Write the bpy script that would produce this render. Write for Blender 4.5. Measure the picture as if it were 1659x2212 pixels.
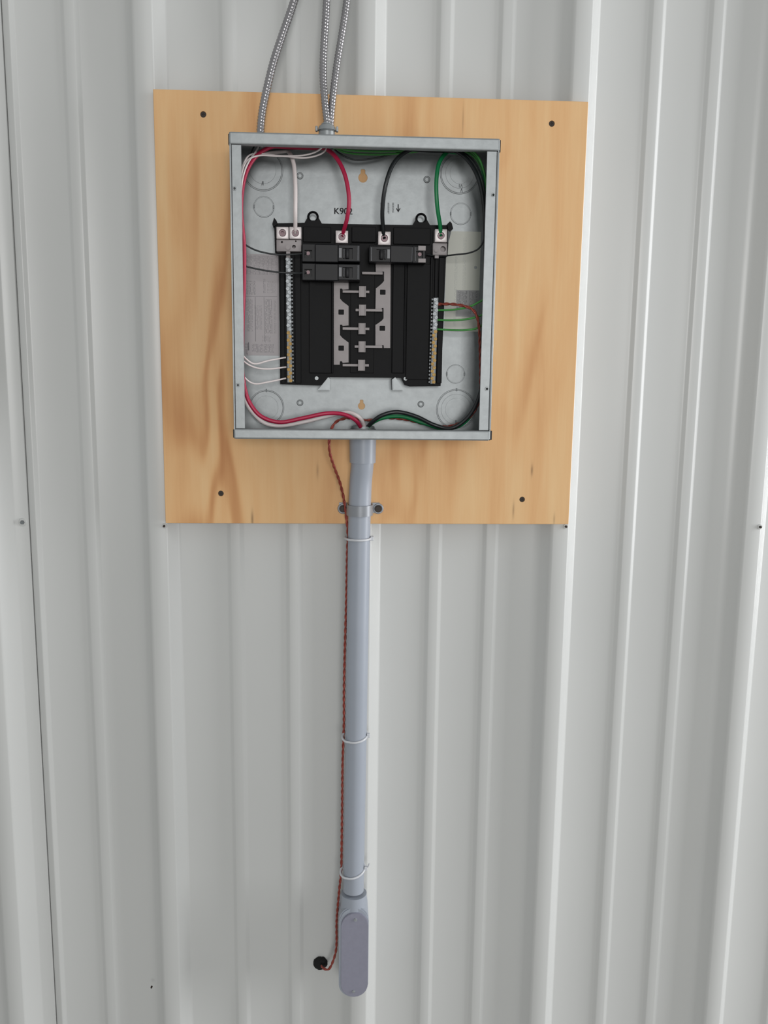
import bpy, bmesh, math, random
from mathutils import Vector, Matrix, noise
random.seed(7)
C = bpy.context.scene.collection
for o in list(bpy.data.objects): bpy.data.objects.remove(o)

# ------------------------------------------------------------------ camera
F = 1900.0                                   # focal length in pixels of the 1659x2212 frame
CAM = Vector((-0.0512, -1.345, -0.0691))
PITCH, YAW, ROLL = 0.1643, -0.0554, 0.0122
def _rot():
    ca, sa, cb, sb, cc, sc = math.cos(PITCH), math.sin(PITCH), math.cos(YAW), math.sin(YAW), math.cos(ROLL), math.sin(ROLL)
    B = Matrix(((1,0,0),(0,0,-1),(0,1,0)))
    return Matrix(((cc,-sc,0),(sc,cc,0),(0,0,1))) @ Matrix(((1,0,0),(0,ca,-sa),(0,sa,ca))) @ Matrix(((cb,0,sb),(0,1,0),(-sb,0,cb))) @ B
RM = _rot()
cam_d = bpy.data.cameras.new('camera'); cam = bpy.data.objects.new('camera', cam_d); C.objects.link(cam)
M4 = Matrix((RM[0], -RM[1], -RM[2])).transposed().to_4x4(); M4.translation = CAM
cam.matrix_world = M4
cam_d.sensor_fit = 'VERTICAL'; cam_d.sensor_height = 24.0; cam_d.lens = F/2212*24.0
cam_d.clip_start = 0.01
bpy.context.scene.camera = cam

# ------------------------------------------------------------------ world, lights, exposure
w = bpy.data.worlds.new('world'); bpy.context.scene.world = w; w.use_nodes = True
nt = w.node_tree; bg = nt.nodes['Background']
bg.inputs[0].default_value = (0.97, 1.0, 1.0, 1); bg.inputs[1].default_value = 0.30
def area(name, loc, target, sx, sy, power, col=(1,1,1)):
    l = bpy.data.lights.new(name, 'AREA'); l.shape = 'RECTANGLE'; l.size = sx; l.size_y = sy; l.energy = power; l.color = col
    o = bpy.data.objects.new(name, l); C.objects.link(o); o.location = loc
    o.rotation_euler = (Vector(target)-Vector(loc)).to_track_quat('-Z', 'Y').to_euler()
    return o
area('daylight_from_open_door', (3.6, -0.75, 0.1), (0, 0, -0.2), 1.0, 2.6, 72, (0.97, 0.98, 1.0))
area('daylight_behind', (0.40, -6.2, 0.35), (0, 0, -0.1), 1.5, 1.6, 80, (1.0, 0.99, 0.98))
vs = bpy.context.scene.view_settings
vs.view_transform = 'Standard'; vs.look = 'None'; vs.exposure = 0.59; vs.gamma = 1.0; vs.use_curve_mapping = False

# ------------------------------------------------------------------ helpers
def at(px, py, Y):
    """point of the photo's pixel on the vertical plane y = Y (real distance in front of the wall)"""
    d = RM.transposed() @ Vector(((px-829.5)/F, (py-1106)/F, 1.0))
    t = (Y-CAM.y)/d.y
    return CAM + d*t
def lin(r, g, b):
    f = lambda c: (c/255/12.92) if c/255 <= 0.04045 else ((c/255+0.055)/1.055)**2.4
    return (f(r), f(g), f(b), 1)
def mat(name, col, rough=0.5, metal=0.0, noise_amt=0.06, noise_scale=60, bump=0.0, bump_scale=200, coat=0.0, spec=0.5):
    m = bpy.data.materials.new(name); m.use_nodes = True; n = m.node_tree.nodes; L = m.node_tree.links
    p = n['Principled BSDF']; p.inputs['Roughness'].default_value = rough; p.inputs['Metallic'].default_value = metal
    p.inputs['Coat Weight'].default_value = coat; p.inputs['Specular IOR Level'].default_value = spec
    tc = n.new('ShaderNodeTexCoord'); nz = n.new('ShaderNodeTexNoise'); nz.inputs['Scale'].default_value = noise_scale; nz.inputs['Detail'].default_value = 4
    L.new(tc.outputs['Object'], nz.inputs['Vector'])
    r = n.new('ShaderNodeValToRGB'); c = lin(*col)
    r.color_ramp.elements[0].position = 0.3; r.color_ramp.elements[1].position = 0.7
    r.color_ramp.elements[0].color = tuple(x*(1-noise_amt) for x in c[:3])+(1,); r.color_ramp.elements[1].color = tuple(min(1, x*(1+noise_amt)) for x in c[:3])+(1,)
    L.new(nz.outputs['Fac'], r.inputs['Fac']); L.new(r.outputs['Color'], p.inputs['Base Color'])
    if bump:
        n2 = n.new('ShaderNodeTexNoise'); n2.inputs['Scale'].default_value = bump_scale; L.new(tc.outputs['Object'], n2.inputs['Vector'])
        b = n.new('ShaderNodeBump'); b.inputs['Strength'].default_value = bump; b.inputs['Distance'].default_value = 0.001
        L.new(n2.outputs['Fac'], b.inputs['Height']); L.new(b.outputs['Normal'], p.inputs['Normal'])
    return m
def tag(o, label=None, cat=None, group=None, kind=None):
    if label: o['label'] = label
    if cat: o['category'] = cat
    if group: o['group'] = group
    if kind: o['kind'] = kind
    return o
def obj(name, bm, m, parent=None, smooth=None):
    me = bpy.data.meshes.new(name); bmesh.ops.recalc_face_normals(bm, faces=bm.faces); bm.to_mesh(me); bm.free()
    for mm in (m if isinstance(m, (list, tuple)) else [m]): me.materials.append(mm)
    o = bpy.data.objects.new(name, me); C.objects.link(o)
    if parent:
        o.parent = parent; o.matrix_parent_inverse = parent.matrix_world.inverted() if not parent.type == 'EMPTY' else Matrix.Translation(-parent.location)
    if smooth is not None:
        for p in me.polygons: p.use_smooth = True
        me.set_sharp_from_angle(angle=math.radians(smooth))
    return o
def empty(name, loc):
    o = bpy.data.objects.new(name, None); C.objects.link(o); o.location = loc; o.empty_display_size = 0.02; return o
def add_box(bm, x0, x1, y0, y1, z0, z1, bev=0.0, seg=2):
    x0, x1 = sorted((x0, x1)); y0, y1 = sorted((y0, y1)); z0, z1 = sorted((z0, z1))
    r = bmesh.ops.create_cube(bm, size=1.0); vs_ = r['verts']
    for v in vs_:
        v.co = Vector(((x0+x1)/2+v.co.x*(x1-x0), (y0+y1)/2+v.co.y*(y1-y0), (z0+z1)/2+v.co.z*(z1-z0)))
    if bev:
        es = list({e for v in vs_ for e in v.link_edges})
        bmesh.ops.bevel(bm, geom=es, offset=bev, segments=seg, affect='EDGES', profile=0.5)
def slab(bm, px0, py0, px1, py1, yf, th, bev=0.0):
    """box whose front face (at y = yf) covers the given rectangle of the photo"""
    a = at(px0, (py0+py1)/2, yf); b = at(px1, (py0+py1)/2, yf); c = at((px0+px1)/2, py0, yf); d = at((px0+px1)/2, py1, yf)
    add_box(bm, a.x, b.x, yf, yf+th, d.z, c.z, bev)
def prism(bm, pts, yf, yb, bev=0.0):
    """extrude an (x,z) outline from yf to yb"""
    f = [bm.verts.new((x, yf, z)) for x, z in pts]; b = [bm.verts.new((x, yb, z)) for x, z in pts]
    n = len(pts); ff = bm.faces.new(f); bm.faces.new(list(reversed(b)))
    for i in range(n): bm.faces.new((f[i], b[i], b[(i+1) % n], f[(i+1) % n]))
    if bev: bmesh.ops.bevel(bm, geom=list(ff.edges), offset=bev, segments=2, affect='EDGES')
def pprism(bm, ppts, yf, th, bev=0.0):
    prism(bm, [(at(x, y, yf).x, at(x, y, yf).z) for x, y in ppts], yf, yf+th, bev)
def cyl(bm, x, z, yf, yb, r, seg=24, r2=None, bev=0.0):
    """cylinder along y, front radius r, back radius r2"""
    r2 = r if r2 is None else r2
    f = [bm.verts.new((x+r*math.cos(2*math.pi*i/seg), yf, z+r*math.sin(2*math.pi*i/seg))) for i in range(seg)]
    b = [bm.verts.new((x+r2*math.cos(2*math.pi*i/seg), yb, z+r2*math.sin(2*math.pi*i/seg))) for i in range(seg)]
    ff = bm.faces.new(f); bm.faces.new(list(reversed(b)))
    for i in range(seg): bm.faces.new((f[i], b[i], b[(i+1) % seg], f[(i+1) % seg]))
    if bev: bmesh.ops.bevel(bm, geom=list(ff.edges), offset=bev, segments=2, affect='EDGES')
def ring(bm, x, z, y, R, r, seg=40, seg2=8, a0=0, a1=2*math.pi):
    """torus facing the viewer (axis along y)"""
    full = abs(a1-a0-2*math.pi) < 1e-6; n = seg if full else seg+1; rows = []
    for i in range(n):
        a = a0+(a1-a0)*i/seg
        rows.append([bm.verts.new((x+(R+r*math.cos(t))*math.cos(a), y+r*math.sin(t), z+(R+r*math.cos(t))*math.sin(a))) for t in [2*math.pi*k/seg2 for k in range(seg2)]])
    for i in range(n if full else n-1):
        A = rows[i]; B = rows[(i+1) % n]
        for k in range(seg2): bm.faces.new((A[k], A[(k+1) % seg2], B[(k+1) % seg2], B[k]))
def smooth_path(pts, step):
    """Catmull-Rom through pts, resampled evenly"""
    P = [Vector(p) for p in pts]; P = [P[0]*2-P[1]]+P+[P[-1]*2-P[-2]]; out = []
    for i in range(1, len(P)-2):
        p0, p1, p2, p3 = P[i-1:i+3]
        for k in range(24):
            t = k/24
            out.append(0.5*((2*p1)+(p2-p0)*t+(2*p0-5*p1+4*p2-p3)*t*t+(3*p1-p0-3*p2+p3)*t**3))
    out.append(P[-2]); res = [out[0]]; acc = 0
    for a, b in zip(out, out[1:]):
        L = (b-a).length
        while acc+L >= step and L > 0:
            a = a+(b-a)*((step-acc)/L); res.append(a.copy()); L = (b-a).length; acc = 0
        acc += L
    if (res[-1]-out[-1]).length > step*0.3: res.append(out[-1])
    return res
def sweep(bm, path, rad, seg=10, cap=True):
    """rad: number or f(s, angle) -> radius"""
    T = [(path[min(i+1, len(path)-1)]-path[max(i-1, 0)]).normalized() for i in range(len(path))]
    up = T[0].orthogonal().normalized(); rows = []; s = 0
    for i, p in enumerate(path):
        if i: s += (p-path[i-1]).length
        up = (up-T[i]*up.dot(T[i])).normalized(); sd = T[i].cross(up)
        row = []
        for k in range(seg):
            a = 2*math.pi*k/seg; r = rad(s, a) if callable(rad) else rad
            row.append(bm.verts.new(p+(up*math.cos(a)+sd*math.sin(a))*r))
        rows.append(row)
    for A, B in zip(rows, rows[1:]):
        for k in range(seg): bm.faces.new((A[k], A[(k+1) % seg], B[(k+1) % seg], B[k]))
    if cap: bm.faces.new(list(reversed(rows[0]))); bm.faces.new(rows[-1])
def wire(name, pts, r, m, label, group=None, cat='wire', step=0.003, parent=None, seg=10):
    path = smooth_path([at(*p) for p in pts], step)
    for q in path:                                   # keep the wire between the box's side walls
        q.x = min(max(q.x, BX0+T+r+0.0003), BX1-T-r-0.0003); q.z = min(q.z, BZ1-T-r-0.0005)
    bm = bmesh.new(); sweep(bm, path, r, seg)
    o = obj(name, bm, m, parent, smooth=60)
    if label: tag(o, label, cat, group)
    return o
def cut(o, bm):
    """subtract the closed shapes in bm from o, keeping a plain mesh"""
    bmesh.ops.recalc_face_normals(bm, faces=bm.faces)
    me = bpy.data.meshes.new('cutter'); bm.to_mesh(me); bm.free(); c = bpy.data.objects.new('cutter', me); C.objects.link(c)
    md = o.modifiers.new('cut', 'BOOLEAN'); md.object = c; md.operation = 'DIFFERENCE'; md.solver = 'EXACT'; md.use_self = True
    bpy.context.view_layer.update()
    dg = bpy.context.evaluated_depsgraph_get(); nm = bpy.data.meshes.new_from_object(o.evaluated_get(dg))
    o.modifiers.clear(); o.data = nm; bpy.data.objects.remove(c)
def dup(o, loc=None, parent=None):
    c = o.copy(); C.objects.link(c)
    if parent: c.parent = parent
    if loc is not None: c.location = loc
    for ch in list(o.children): dup(ch, None, c)
    return c

# ------------------------------------------------------------------ materials
PAINT = mat('white_wall_paint', (192, 193, 191), 0.34, noise_amt=0.015, noise_scale=3, bump=0.12, bump_scale=9)
SEAM_BLOCK = mat('seam_light_block_dark', (60, 62, 60), 0.8)
GALV = mat('galvanised_steel', (146, 150, 151), 0.44, 0.5, noise_amt=0.07, noise_scale=90, bump=0.05, bump_scale=300)
GALVD = mat('galvanised_edge', (112, 116, 118), 0.45, 0.4)
BLACKP = mat('black_plastic', (11, 11, 13), 0.5, noise_amt=0.15, noise_scale=120, spec=0.12)
BREAK = mat('breaker_plastic', (19, 19, 22), 0.42, noise_amt=0.1, spec=0.2)
BREAKL = mat('breaker_grey', (66, 68, 74), 0.35)
TIN = mat('tinned_aluminium', (204, 196, 195), 0.4, 0.2)
BUS = mat('bus_bar_metal', (148, 142, 142), 0.55, 0.25)
SILVER = mat('silver_screw', (158, 162, 165), 0.45, 0.35, noise_amt=0.3, noise_scale=400)
SILVER_REFL = mat('silver_screw_painted_reflection', (140, 110, 50), 0.42, 0.35, noise_amt=0.3, noise_scale=400)  # warm reflection on the lower silver screws, painted as a gold tint
DARK = mat('black_hole', (12, 11, 11), 0.9)
INK = mat('black_ink', (40, 40, 42), 0.8)
INKG = mat('grey_ink', (110, 112, 114), 0.8)
RED = mat('red_insulation', (172, 26, 66), 0.38, noise_amt=0.03)
WHITE = mat('white_insulation', (224, 214, 212), 0.4, noise_amt=0.02)
GREEN = mat('green_insulation', (18, 122, 70), 0.38, noise_amt=0.04)
GREENB = mat('light_green_insulation', (70, 150, 70), 0.38, noise_amt=0.04)
BLACKW = mat('black_insulation', (26, 30, 32), 0.35)
COPPER = mat('copper', (146, 66, 55), 0.42, 0.3, noise_amt=0.25, noise_scale=220)
PVC = mat('grey_pvc', (152, 158, 168), 0.38, noise_amt=0.02, noise_scale=20)
PVCD = mat('grey_cover', (132, 132, 146), 0.5, noise_amt=0.03, noise_scale=200)
NYLON = mat('clear_nylon', (196, 198, 202), 0.35)
SOCKET = mat('dark_set_screw', (104, 84, 88), 0.4, 0.4)  # dark purple-brown tone for set and terminal screws
SCREWB = mat('dark_screw', (40, 30, 22), 0.45, 0.4)
STRAPM = mat('grey_strap', (140, 143, 148), 0.4, 0.3)
ARMOR = mat('aluminium_armour', (150, 148, 150), 0.27, 0.75)
FLOOR = mat('concrete', (140, 138, 134), 0.7, noise_amt=0.1, noise_scale=6)

def plywood_mat():
    m = bpy.data.materials.new('plywood'); m.use_nodes = True; n = m.node_tree.nodes; L = m.node_tree.links; p = n['Principled BSDF']
    p.inputs['Roughness'].default_value = 0.62
    tc = n.new('ShaderNodeTexCoord')
    def mp(sx, sy, sz, loc=(0,0,0)):
        q = n.new('ShaderNodeMapping'); q.inputs['Scale'].default_value = (sx, sy, sz); q.inputs['Location'].default_value = loc
        L.new(tc.outputs['Object'], q.inputs['Vector']); return q
    def nz(v, sc, det, dist=0.0):
        q = n.new('ShaderNodeTexNoise'); q.inputs['Scale'].default_value = sc; q.inputs['Detail'].default_value = det; q.inputs['Distortion'].default_value = dist
        L.new(v, q.inputs['Vector']); return q.outputs['Fac']
    def ma(op, a, b=None, c=None):
        q = n.new('ShaderNodeMath'); q.operation = op
        for i, x in enumerate((a, b, c)):
            if x is None: continue
            if isinstance(x, (int, float)): q.inputs[i].default_value = x
            else: L.new(x, q.inputs[i])
        return q.outputs[0]
    broad = nz(mp(7, 1, 1.7, (3.1, 0, 1.2)).outputs[0], 1.0, 2, 0.6)       # rotary-cut cathedral field
    rings = ma('SINE', ma('MULTIPLY', broad, 34.0))
    rings = ma('POWER', ma('MULTIPLY_ADD', rings, 0.5, 0.5), 2.2)
    mask = nz(mp(5, 1, 1.5, (9, 0, 4)).outputs[0], 1.0, 2, 0.3)
    rr = n.new('ShaderNodeMapRange'); rr.inputs[1].default_value = 0.36; rr.inputs[2].default_value = 0.62
    sp = n.new('ShaderNodeSeparateXYZ'); L.new(tc.outputs['Object'], sp.inputs[0]); L.new(ma('SUBTRACT', mask, ma('MULTIPLY', ma('ADD', sp.outputs[2], ma('MULTIPLY', sp.outputs[0], 1.1)), 0.36)), rr.inputs[0])
    fine = nz(mp(260, 1, 9).outputs[0], 1.0, 3)
    mid = nz(mp(30, 1, 3.5, (1, 0, 2)).outputs[0], 1.0, 4, 0.5)
    s = ma('ADD', ma('MULTIPLY', ma('MULTIPLY', rings, rr.outputs[0]), 0.38), ma('ADD', ma('MULTIPLY', mid, 0.62), ma('MULTIPLY', fine, 0.10)))
    cr = n.new('ShaderNodeValToRGB'); e = cr.color_ramp.elements
    e[0].position = 0.22; e[0].color = lin(222, 184, 134)
    e[1].position = 0.95; e[1].color = lin(176, 116, 66)
    a = e.new(0.42); a.color = lin(216, 170, 118)
    b = e.new(0.62); b.color = lin(202, 150, 98)
    L.new(s, cr.inputs['Fac'])
    # small dark sap streaks at their own places on the sheet
    cur = cr.outputs['Color']; sep = n.new('ShaderNodeSeparateXYZ'); L.new(tc.outputs['Object'], sep.inputs[0])
    for (px, py, hw, hh, k) in ((1149, 1016, 2.2, 11, .6), (1109, 1102, 2, 16, .45), (545, 1122, 2.4, 16, .6), (686, 1017, 2.5, 14, .35), (1000, 262, 1.4, 26, .35), (1197, 1122, 2, 11, .35), (728, 1040, 3, 18, .2)):
        P = at(px, py, PLY_Y)
        dx = ma('DIVIDE', ma('SUBTRACT', sep.outputs[0], P.x), hw/1480); dz = ma('DIVIDE', ma('SUBTRACT', sep.outputs[2], P.z), hh/1480)
        d = ma('ADD', ma('MULTIPLY', dx, dx), ma('MULTIPLY', dz, dz)); g = ma('MULTIPLY', ma('EXPONENT', ma('MULTIPLY', d, -0.8)), k)
        mx = n.new('ShaderNodeMixRGB'); mx.inputs[2].default_value = lin(88, 58, 32); L.new(g, mx.inputs[0]); L.new(cur, mx.inputs[1]); cur = mx.outputs[0]
    L.new(cur, p.inputs['Base Color'])
    bp = n.new('ShaderNodeBump'); bp.inputs['Strength'].default_value = 0.15; bp.inputs['Distance'].default_value = 0.0006
    L.new(fine, bp.inputs['Height']); L.new(bp.outputs['Normal'], p.inputs['Normal'])
    return m
def print_mat(name, base, ink, blocks, x0, x1, z0, z1, lines=40, alpha=1.0):
    """paper label carrying lines of fine print that run vertically; blocks: (u0,u1,v0,v1,density) in label fractions"""
    m = bpy.data.materials.new(name); m.use_nodes = True; n = m.node_tree.nodes; L = m.node_tree.links; p = n['Principled BSDF']; p.inputs['Roughness'].default_value = 0.45
    tc = n.new('ShaderNodeTexCoord'); sep = n.new('ShaderNodeSeparateXYZ'); L.new(tc.outputs['Object'], sep.inputs[0])
    def ma(op, a, b=None):
        q = n.new('ShaderNodeMath'); q.operation = op
        for i, x in enumerate((a, b)):
            if x is None: continue
            if isinstance(x, (int, float)): q.inputs[i].default_value = x
            else: L.new(x, q.inputs[i])
        return q.outputs[0]
    u = ma('DIVIDE', ma('SUBTRACT', sep.outputs[0], x0), x1-x0); v = ma('DIVIDE', ma('SUBTRACT', sep.outputs[2], z0), z1-z0)
    fr = ma('FRACT', ma('MULTIPLY', u, lines)); ln = ma('LESS_THAN', fr, 0.5)
    mp = n.new('ShaderNodeMapping'); mp.inputs['Scale'].default_value = (lines*0.9/(x1-x0), 1, 420); L.new(tc.outputs['Object'], mp.inputs['Vector'])
    nz = n.new('ShaderNodeTexNoise'); nz.inputs['Scale'].default_value = 1; nz.inputs['Detail'].default_value = 1; L.new(mp.outputs[0], nz.inputs['Vector'])
    txt = ma('MULTIPLY', ln, ma('GREATER_THAN', nz.outputs['Fac'], 0.45))
    tot = None
    for (u0, u1, v0, v1, d) in blocks:
        q = ma('MULTIPLY', ma('MULTIPLY', ma('GREATER_THAN', u, u0), ma('LESS_THAN', u, u1)), ma('MULTIPLY', ma('GREATER_THAN', v, v0), ma('LESS_THAN', v, v1)))
        q = ma('MULTIPLY', q, d) if d <= 1 else ma('MULTIPLY', q, d)
        tot = q if tot is None else ma('MAXIMUM', tot, q)
    rule = None
    f = ma('MULTIPLY', txt, ma('MINIMUM', tot, 1.0)); solid = ma('GREATER_THAN', tot, 1.5); f = ma('MAXIMUM', f, ma('MULTIPLY', solid, 0.8))
    mx = n.new('ShaderNodeMixRGB'); mx.inputs[1].default_value = lin(*base); mx.inputs[2].default_value = lin(*ink); L.new(f, mx.inputs[0]); L.new(mx.outputs[0], p.inputs['Base Color'])
    return m

# ------------------------------------------------------------------ the wall: ribbed sheet metal, pan at y=0, rib tops at y=-0.022
RIBS = [-0.3072, 0.002, 0.3088, 0.6145]           # right edge of each major rib's flat top
ribs = [RIBS[0]-0.3055*k for k in range(7, 0, -1)]+RIBS+[RIBS[-1]+0.3055*k for k in range(1, 7)]
Z0, Z1 = -1.62, 1.75
H, S, TOP = 0.022, 0.016, 0.025
def prof_from(rx, nx):
    """profile from rx (right end of a rib top) to the next rib's top right end"""
    b = rx+S+0.001; P = [(rx-0.0012, -H), (rx+0.0006, -H+0.0008), (rx+0.002, -H+0.003), (rx+S-0.002, -0.003), (rx+S, -0.0008), (rx+S+0.002, 0)]
    for f in (0.352, 0.642):
        c = rx+(nx-rx)*f
        P += [(c-0.0215, 0), (c-0.019, -0.0005), (c-0.0155, -0.0035), (c-0.0135, -0.004), (c-0.0015, -0.004), (c+0.0005, -0.0035), (c+0.0045, -0.0006), (c+0.0065, 0)]
    l = nx-TOP
    P += [(l-S-0.012, 0), (l-S-0.004, -0.0012), (l-S+0.003, -0.0045), (l-0.003, -H+0.0035), (l-0.0005, -H+0.0009), (l+0.002, -H)]
    return P
def sheet(prof):
    bm = bmesh.new(); nz_ = 34; rows = []
    for i in range(nz_+1):
        z = Z0+(Z1-Z0)*i/nz_; row = []
        for x, y in prof:
            # slight oil-canning of the flat pans
            k = 0.0011*noise.noise(Vector((x*2.6, 3.3, z*1.9))) if y > -0.006 else 0
            row.append(bm.verts.new((x, y+k, z)))
        rows.append(row)
    for A, B in zip(rows, rows[1:]):
        for k in range(len(A)-1): bm.faces.new((A[k], A[k+1], B[k+1], B[k]))
    return bm
def split_prof(i0, i1, seam_start, seam_end):
    P = []
    for i in range(i0, i1):
        P += prof_from(ribs[i], ribs[i+1])
    return P
iseam = 6                                        # lap seam lies just right of the rib before RIBS[0]
sx = at(62, 1128, -0.002).x; ribs[iseam] = at(50, 2150, -H).x
left = split_prof(0, iseam, 0, 0); rx = ribs[iseam]
left += [(rx-0.0012, -H), (rx+0.0006, -H+0.0008), (rx+0.002, -H+0.003), (rx+0.0225, -0.0040), (rx+0.0245, -0.0028), (sx-0.0006, -0.0026), (sx, -0.0014), (sx-0.0006, 0.012)]
right = [(sx+0.0012, 0.012), (sx+0.0012, 0.0002)]+[q for q in prof_from(RIBS[0]-0.3055, ribs[iseam+1]) if q[0] > sx+0.003]+split_prof(iseam+1, len(ribs)-1, 0, 0)
bm = sheet(left); b2 = sheet(right)
me_t = bpy.data.meshes.new('t'); b2.to_mesh(me_t); b2.free(); bm.from_mesh(me_t)
wall = obj('wall_back', bm, [PAINT], smooth=50)
tag(wall, 'white ribbed sheet metal wall behind the plywood board', None, kind='structure')
bm = bmesh.new(); add_box(bm, ribs[0]-0.02, ribs[-1]+0.02, 0.014, 0.05, Z0, Z1)  # unseen slab added so no light comes through the seam slot
tag(obj('seam_light_block_1', bm, SEAM_BLOCK), 'added dark backing that blocks light behind the sheet metal seam', None, kind='structure')
bm = bmesh.new(); add_box(bm, -3, 3, -5.5, 0.05, Z0-0.06, Z0)
tag(obj('floor', bm, FLOOR), 'concrete floor', None, kind='structure')

def wall_screw(px, py, Y, r, label, washer=True):
    c = at(px, py, Y); t = empty('wall_screw', (c.x, Y, c.z)); tag(t, label, 'screw', 'screws in the metal wall')
    if washer:
        bm = bmesh.new(); cyl(bm, c.x, c.z, Y-0.0012, Y+0.0005, r*1.7, 24, r*2.0); obj('washer', bm, PAINT, t, smooth=40)
    bm = bmesh.new(); cyl(bm, c.x, c.z, Y-0.0042, Y-0.001, r*0.85, 6, r); obj('head', bm, SCREWB if r < 0.003 else GALVD, t)
    return t
wall_screw(49, 1128, -0.0026, 0.0034, 'washered screw on the lap seam at the left edge of the wall')
wall_screw(355, 1136, -0.022, 0.0021, 'small screw just below the bottom left corner of the plywood', True)
wall_screw(1222, 1137, -0.022, 0.0021, 'small screw just below the bottom right corner of the plywood', True)
wall_screw(1641, 1138, -0.022, 0.0021, 'small screw on the rib at the far right edge of the photo', True)
wall_screw(328, 2130, -0.0226, 0.0017, 'tiny dark screw low on the left rib near the floor', False)

# ------------------------------------------------------------------ plywood board
PLY_Y = -0.036
bm = bmesh.new(); add_box(bm, -0.3052, 0.3048, PLY_Y, -0.0222, -0.3046, 0.3046, 0.0008)
ply = obj('plywood_board', bm, plywood_mat())
tag(ply, 'square plywood backboard screwed to the white ribbed wall', 'board')
for (px, py, where) in ((439, 247, 'top left'), (1192, 267, 'top right'), (477, 1066, 'bottom left'), (1128, 1079, 'bottom right')):
    c = at(px, py, PLY_Y)
    cb = bmesh.new(); cyl(cb, c.x, c.z, PLY_Y-0.001, PLY_Y+0.004, 0.0045, 20, 0.0036); cut(ply, cb)
    bm = bmesh.new(); cyl(bm, c.x, c.z, PLY_Y+0.0012, PLY_Y+0.0039, 0.0038, 20, 0.003)
    b2 = bm
    s = obj('wood_screw', b2, SCREWB, smooth=40)
    cb = bmesh.new(); add_box(cb, c.x-0.0004, c.x+0.0004, PLY_Y, PLY_Y+0.0022, c.z-0.002, c.z+0.002); add_box(cb, c.x-0.002, c.x+0.002, PLY_Y, PLY_Y+0.0022, c.z-0.0004, c.z+0.0004); cut(s, cb)
    tag(s, 'dark countersunk screw in the %s corner of the plywood' % where, 'screw', 'screws in the plywood')

# ------------------------------------------------------------------ panel enclosure
BX0, BX1, BZ1, BZ0 = -0.1904, 0.1624, 0.2274, -0.1690
BF, BB = -0.134, -0.0362; T = 0.0014; FL = 0.0150
enc = empty('electrical_panel_box', ((BX0+BX1)/2, BB, BZ0)); tag(enc, 'open galvanised steel electrical panel box mounted on the plywood', 'electrical panel')
bm = bmesh.new(); add_box(bm, BX0+T, BX1-T, BB-T, BB, BZ0+T, BZ1-T)
back = obj('back_panel', bm, GALV, enc)
BI = BB-T                                        # inner face of the back panel
cb = bmesh.new()
for (px, py, s) in ((784, 384, 1.0), (781, 877, 0.8)):
    c = at(px, py, BI)
    P = [(c.x+0.0066*s*math.sin(a), c.z-0.0066*s*math.cos(a)) for a in [math.radians(-150+12*k) for k in range(26)]]
    P += [(c.x+0.0032*s, c.z+0.0102*s), (c.x+0.0022*s, c.z+0.0115*s), (c.x-0.0022*s, c.z+0.0115*s), (c.x-0.0032*s, c.z+0.0102*s)]
    prism(cb, P, BI-0.002, BB+0.001)
cut(back, cb)
bm = bmesh.new()
add_box(bm, BX0, BX0+T, BF+0.001, BB, BZ0, BZ1); sw = obj('side_wall', bm, GALV, enc)
bm = bmesh.new(); add_box(bm, BX1-T, BX1, BF+0.001, BB, BZ0, BZ1); sw2 = obj('side_wall', bm, GALV, enc)
bm = bmesh.new(); add_box(bm, BX0, BX1, BF+0.001, BB, BZ1-T, BZ1); tw = obj('top_wall', bm, GALV, enc)
bm = bmesh.new(); add_box(bm, BX0, BX1, BF+0.001, BB, BZ0, BZ0+T); bw = obj('bottom_wall', bm, GALV, enc)
bm = bmesh.new(); add_box(bm, BX0-0.0006, BX1+0.0006, BF, BF+0.012, BZ1-FL, BZ1+0.0006, 0.0022, 3); obj('top_flange', bm, GALV, enc)
bm = bmesh.new(); add_box(bm, BX0-0.0004, BX1-0.001, BF, BF+0.012, BZ0-0.0006, BZ0+FL-0.0018, 0.0022, 3); obj('bottom_flange', bm, GALV, enc)
for sx_, xa, xb in ((-1, BX0+0.0026, BX0+FL), (1, BX1-FL-0.0012, BX1-0.0032)):
    bm = bmesh.new(); zt, zb = BZ1-FL-0.0006, BZ0+FL-0.0012
    add_box(bm, xa, xb, BF+0.0006, BF+0.0022, zb, zt, 0.0004)
    f = obj('side_flange', bm, GALV, enc)
    bm = bmesh.new()
    if sx_ < 0: add_box(bm, BX0-0.0004, BX0+0.0022, BF+0.0012, BF+0.010, zb, zt, 0.0009)
    else: add_box(bm, BX1-0.0028, BX1+0.0006, BF+0.0004, BF+0.012, zb, zt, 0.0012)
    obj('outer_rim', bm, GALV, f, smooth=50)
    for (px, py) in (((505, 407), (514, 832)) if sx_ < 0 else ((1067, 421), (1052, 840))):
        c = at(px, py, BF); c.x = min(max(c.x, xa+0.003), xb-0.003)
        cb = bmesh.new(); cyl(cb, c.x, c.z, BF-0.002, BF+0.004, 0.0014, 14); cut(f, cb)
        bm = bmesh.new(); ring(bm, c.x, c.z, BF+0.0006, 0.0021, 0.0007, 18, 6); obj('screw_hole_rim', bm, GALV, f, smooth=60)
# dark slits where the top and bottom flange ends meet the sides
for (xa, xb, za, zb) in ((BX0-0.0016, BX0-0.0005, BZ1-FL, BZ1-0.002), (BX1+0.0006, BX1+0.0018, BZ1-FL-0.001, BZ1-0.001), (BX0-0.0014, BX0-0.0004, BZ0+0.001, BZ0+FL-0.003), (BX1-0.0006, BX1+0.0024, BZ0+0.0005, BZ0+FL-0.002)):
    bm = bmesh.new(); add_box(bm, xa, xb, BF+0.002, BF+0.0095, za, zb); obj('flange_end', bm, GALVD if False else INK, enc)
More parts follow.
